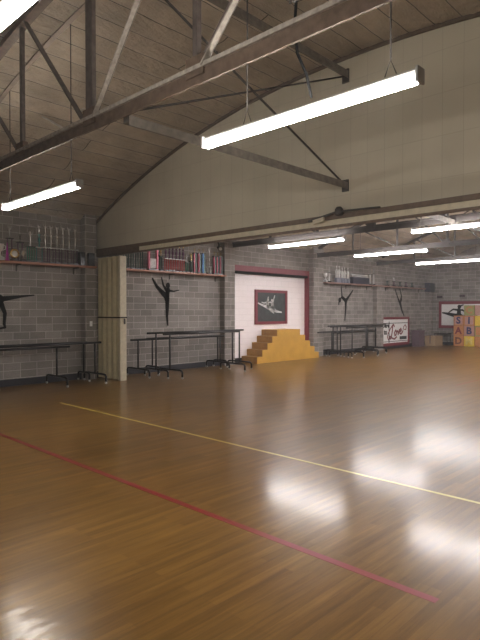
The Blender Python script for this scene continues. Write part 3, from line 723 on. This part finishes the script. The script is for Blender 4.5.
def small_cup(x, lab, s, mat='silver', base='marble', g='L', dy=.16):
    t = tro(x, g, lab, dy)
    MB().box(-.05*s, .05*s, -.05*s, .05*s, 0, .06*s).build('base', M[base], t, bevel=.005)
    cup(t, .06*s, s, M[mat]); return t

small_cup(5.08, 'white cup at the left edge of the left shelf', 1.4, 'white', 'marble_white')
t = tro(5.22, 'L', 'slender magenta spire award near the left end of the left shelf', .2)
MB().lathe((0, 0, 0), [(.05, 0), (.05, .03), (.035, .04), (.028, .15), (.012, .34), (.003, .42)], 10).build('spire', M['magenta'], t)
tower(5.33, 'tall purple column trophy with silver top behind the wreath medal', .52, 'purple', 'silver', fs=.85, dy=.08)
t = tro(5.36, 'L', 'round gold wreath medal standing on the left shelf', .27)
MB().box(-.05, .05, -.03, .03, 0, .05).build('base', M['marble'], t)
MB().tube([(.09 * math.cos(a * math.pi / 8), 0, .17 + .09 * math.sin(a * math.pi / 8)) for a in range(17)], .022, 8).build('wreath', M['gold'], t)
MB().tube([(0, -.008, .17), (0, .008, .17)], .07, 16).build('disc', M['silver'], t)
small_cup(5.56, 'small dark based silver cup on the left shelf', .9, dy=.26)
tower(5.58, 'dark purple column trophy behind the small silver cup', .45, 'purple', 'steel_dark', fs=.6, dy=.06)
tower(5.79, 'large green column trophy on the left shelf', .36, 'green', 'silver', n=4, w_=.16, r=.012, fs=1.15)
two_tier(6.0, 'teal two tier trophy right of the large green one', 'teal', h1=.36, riser='teal')
ordn = ('first', 'second', 'third', 'fourth', 'fifth', 'sixth', 'seventh')
for k, x in enumerate((6.16, 6.30, 6.46, 6.62, 6.78, 6.94)):
    two_tier(x, 'two tier trophy with purple posts, %s from left of the row of six' % ordn[k], 'purple', h1=.37, w_=.09)
for x, h, d0, d1, lab in ((7.08, .34, .28, .05, 'dark award box right of the row of six two tier trophies'), (7.32, .33, .31, .225, 'dark award box at the very right end of the left shelf')):
    o = MB().box(x - .06 - (.03 if d1 > .1 else 0), x + .08, YL - d0, YL - d1, SZ, SZ + h).build('award_box', M['marble'], bevel=.006); tag(o, lab, 'box', TG['L'])
# more tall ones outside the left edge
for k, x in enumerate((4.2, 4.5, 4.8)): two_tier(x, 'two tier green trophy outside the left edge, %s of three' % ordn[k], 'green')

# middle shelf
for k, x in enumerate((8.16, 8.32, 8.48, 8.64, 8.80, 8.95)):
    tower(x, 'dark green column trophy beside the partition, %s of six' % ordn[k], .42 + .04 * (k % 3), 'darkgreen', 'steel_dark', 'M', w_=.07)
t = tro(9.34, 'M', 'pale photo plaque between two pink columns on the middle shelf')
MB().box(-.17, .17, -.06, .06, 0, .04).build('base', M['marble'], t)
for sx in (-.14, .14): MB().box(sx - .028, sx + .028, -.03, .03, .04, .62).build('column', M['pink'], t)
MB().box(-.11, .11, -.01, .01, .08, .34).build('plaque', M['photo'], t)
MB().box(-.17, .17, -.05, .05, .62, .64).build('platform', M['marble'], t)
tower(9.62, 'narrow trophy with gold top right of the photo plaque', .42, 'darkgreen', 'gold', 'M', w_=.06, fs=.8)
for k, x in enumerate((9.80, 9.93, 10.06, 10.19, 10.32, 10.45)):
    two_tier(x, 'bright red trophy, %s from left of the red row' % ordn[k], 'tred', 'M', h1=.36, w_=.07, top='gold', riser='purple', ft=.7)
tower(10.59, 'dark trophy with silver figure right of the red row', .3, 'green', 'silver', 'M', w_=.07, fs=.8)
tower(10.76, 'dark trophy with gold figure left of the first tall pink one', .34, 'darkgreen', 'gold', 'M', w_=.05, fs=.7)
def slab(x, lab, c, h, wd=.035, g='M'):
    t = tro(x, g, lab)
    MB().box(-.06, .06, -.06, .06, 0, .04).build('base', M['marble'], t)
    for sx in (-.025, .03): MB().box(sx - wd / 2, sx + wd / 2, -.03, .03, .04, h).build('column', M[c if sx < 0 else 'darkgreen'], t)
    MB().box(-.06, .06, -.045, .045, h, h + .02).build('cap', M['marble'], t); figurine(t, h + .02, .4, M['gold'])
slab(10.9, 'tall pink column trophy left of the blue one, first of two', 'pink', .6)
slab(11.08, 'tall pink column trophy left of the blue one, second of two', 'pink', .6)
slab(11.25, 'tall blue column trophy on the middle shelf', 'blue', .62, .06)
t = two_tier(11.5, 'silver trophy with raised arms between the blue and the pink ones', 'marble_white', 'M', h1=.22, w_=.1, ft=1.2)
slab(11.72, 'tall pink column trophy near the pilaster, left of its three', 'pink', .56)
slab(11.86, 'tall pink column trophy near the pilaster, middle of its three', 'pink', .56)
slab(12.0, 'tall pink column trophy near the pilaster, right of its three', 'pink', .56)

# far shelf
small_cup(17.72, 'small white cup at the left end of the far shelf', 1.3, 'white', 'marble_white', 'F')
tower(17.98, 'tall silver trophy near the left end of the far shelf', .36, 'marble_white', 'silver', 'F', w_=.06)
for k, (x, h) in enumerate(((18.5, .5), (18.68, .5), (18.9, .42), (19.08, .46), (19.32, .44))):
    t = tro(x, 'F', 'white trophy on grey base, %s from left of the far cluster of five' % ordn[k])
    MB().box(-.07, .07, -.06, .06, 0, .2).build('base', M['navy_grey'], t); MB().lathe((0, 0, .2), [(.05, 0), (.045, h * .3), (.06, h * .5), (.03, h * .7)], 10).build('cup', M['white'], t)
    figurine(t, .2 + h * .7, .4, M['white'])
t = tro(20.25, 'F', 'long low silver display of linked cups on the far shelf')
MB().box(-.65, .65, -.08, .08, 0, .28).build('plinth', M['speaker'], t)
mb = MB()
for k in range(11): mb.lathe((-.6 + k * .12, 0, .28), [(.03, 0), (.012, .03), (.03, .07), (.05, .14)], 8)
mb.box(-.65, .65, -.05, .05, .40, .43); c_ = mb.build('cup_row', M['silver'], t); c_['kind'] = 'stuff'
tower(21.1, 'tall silver trophy right of the long display, first of two', .45, 'marble_white', 'silver', 'F', w_=.07, fs=.8)
tower(21.38, 'tall silver trophy right of the long display, second of two', .48, 'marble_white', 'silver', 'F', w_=.07, fs=.8)
for k, (x, c) in enumerate(((22.6, 'darkgreen'), (23.2, 'purple'), (23.8, 'darkgreen'), (24.4, 'purple'), (25.0, 'darkgreen'))):
    tower(x, 'small dim trophy toward the far corner, %s from left of five' % ordn[k], .22, c, 'silver', 'F', fs=.5)

# loose foil facing near the truss; far flaps added to catch light as glints
def foil(x, y, L, W, tx, ty, lab):
    z = arc(y) - .12
    t = MB(); n = 6; vs = []
    for i in range(n + 1):
        for j in range(4):
            vs.append(((i / n - .5) * L, (j / 3 - .5) * W, random.uniform(-.03, .02) - .05 * abs(i / n - .5)))
    vs += [(a, b, c - .006) for a, b, c in vs]; m = (n + 1) * 4; fs = []
    for i in range(n):
        for j in range(3):
            q = (i*4+j, (i+1)*4+j, (i+1)*4+j+1, i*4+j+1); fs.append(tuple(reversed([k + m for k in q]))); fs.append(q)
    t.add(vs, fs, 0, False)
    o = t.build('foil_flap', M['foil']); o.location = (x, y, z - .08); o.rotation_euler = (tx, ty, 0)
    tag(o, lab, 'insulation flap', 'loose foil flaps on the ceiling')
FO = (('foil flap added for a glint on the ceiling above the far lights, nearest the header', 19.7, 9.76, .9, .35, .35, .2), ('small foil flap added for a glint on the far ceiling nearest the trophy wall', 19.9, 11.0, .6, .25, .3, .1),
      ('foil flap added for a glint on the far ceiling above the brightest light', 21.3, 8.8, .9, .3, .4, -.1), ('crumpled foil flap on the ceiling left of the thick truss post', 4.9, 9.3, .7, .12, .5, .3),
      ('smaller crumpled foil flap on the ceiling close to the thin truss post', 5.1, 8.6, .5, .1, .7, -.2))
for lab, x, y, L, W, tx, ty in FO: foil(x, y, L, W, tx, ty, lab)
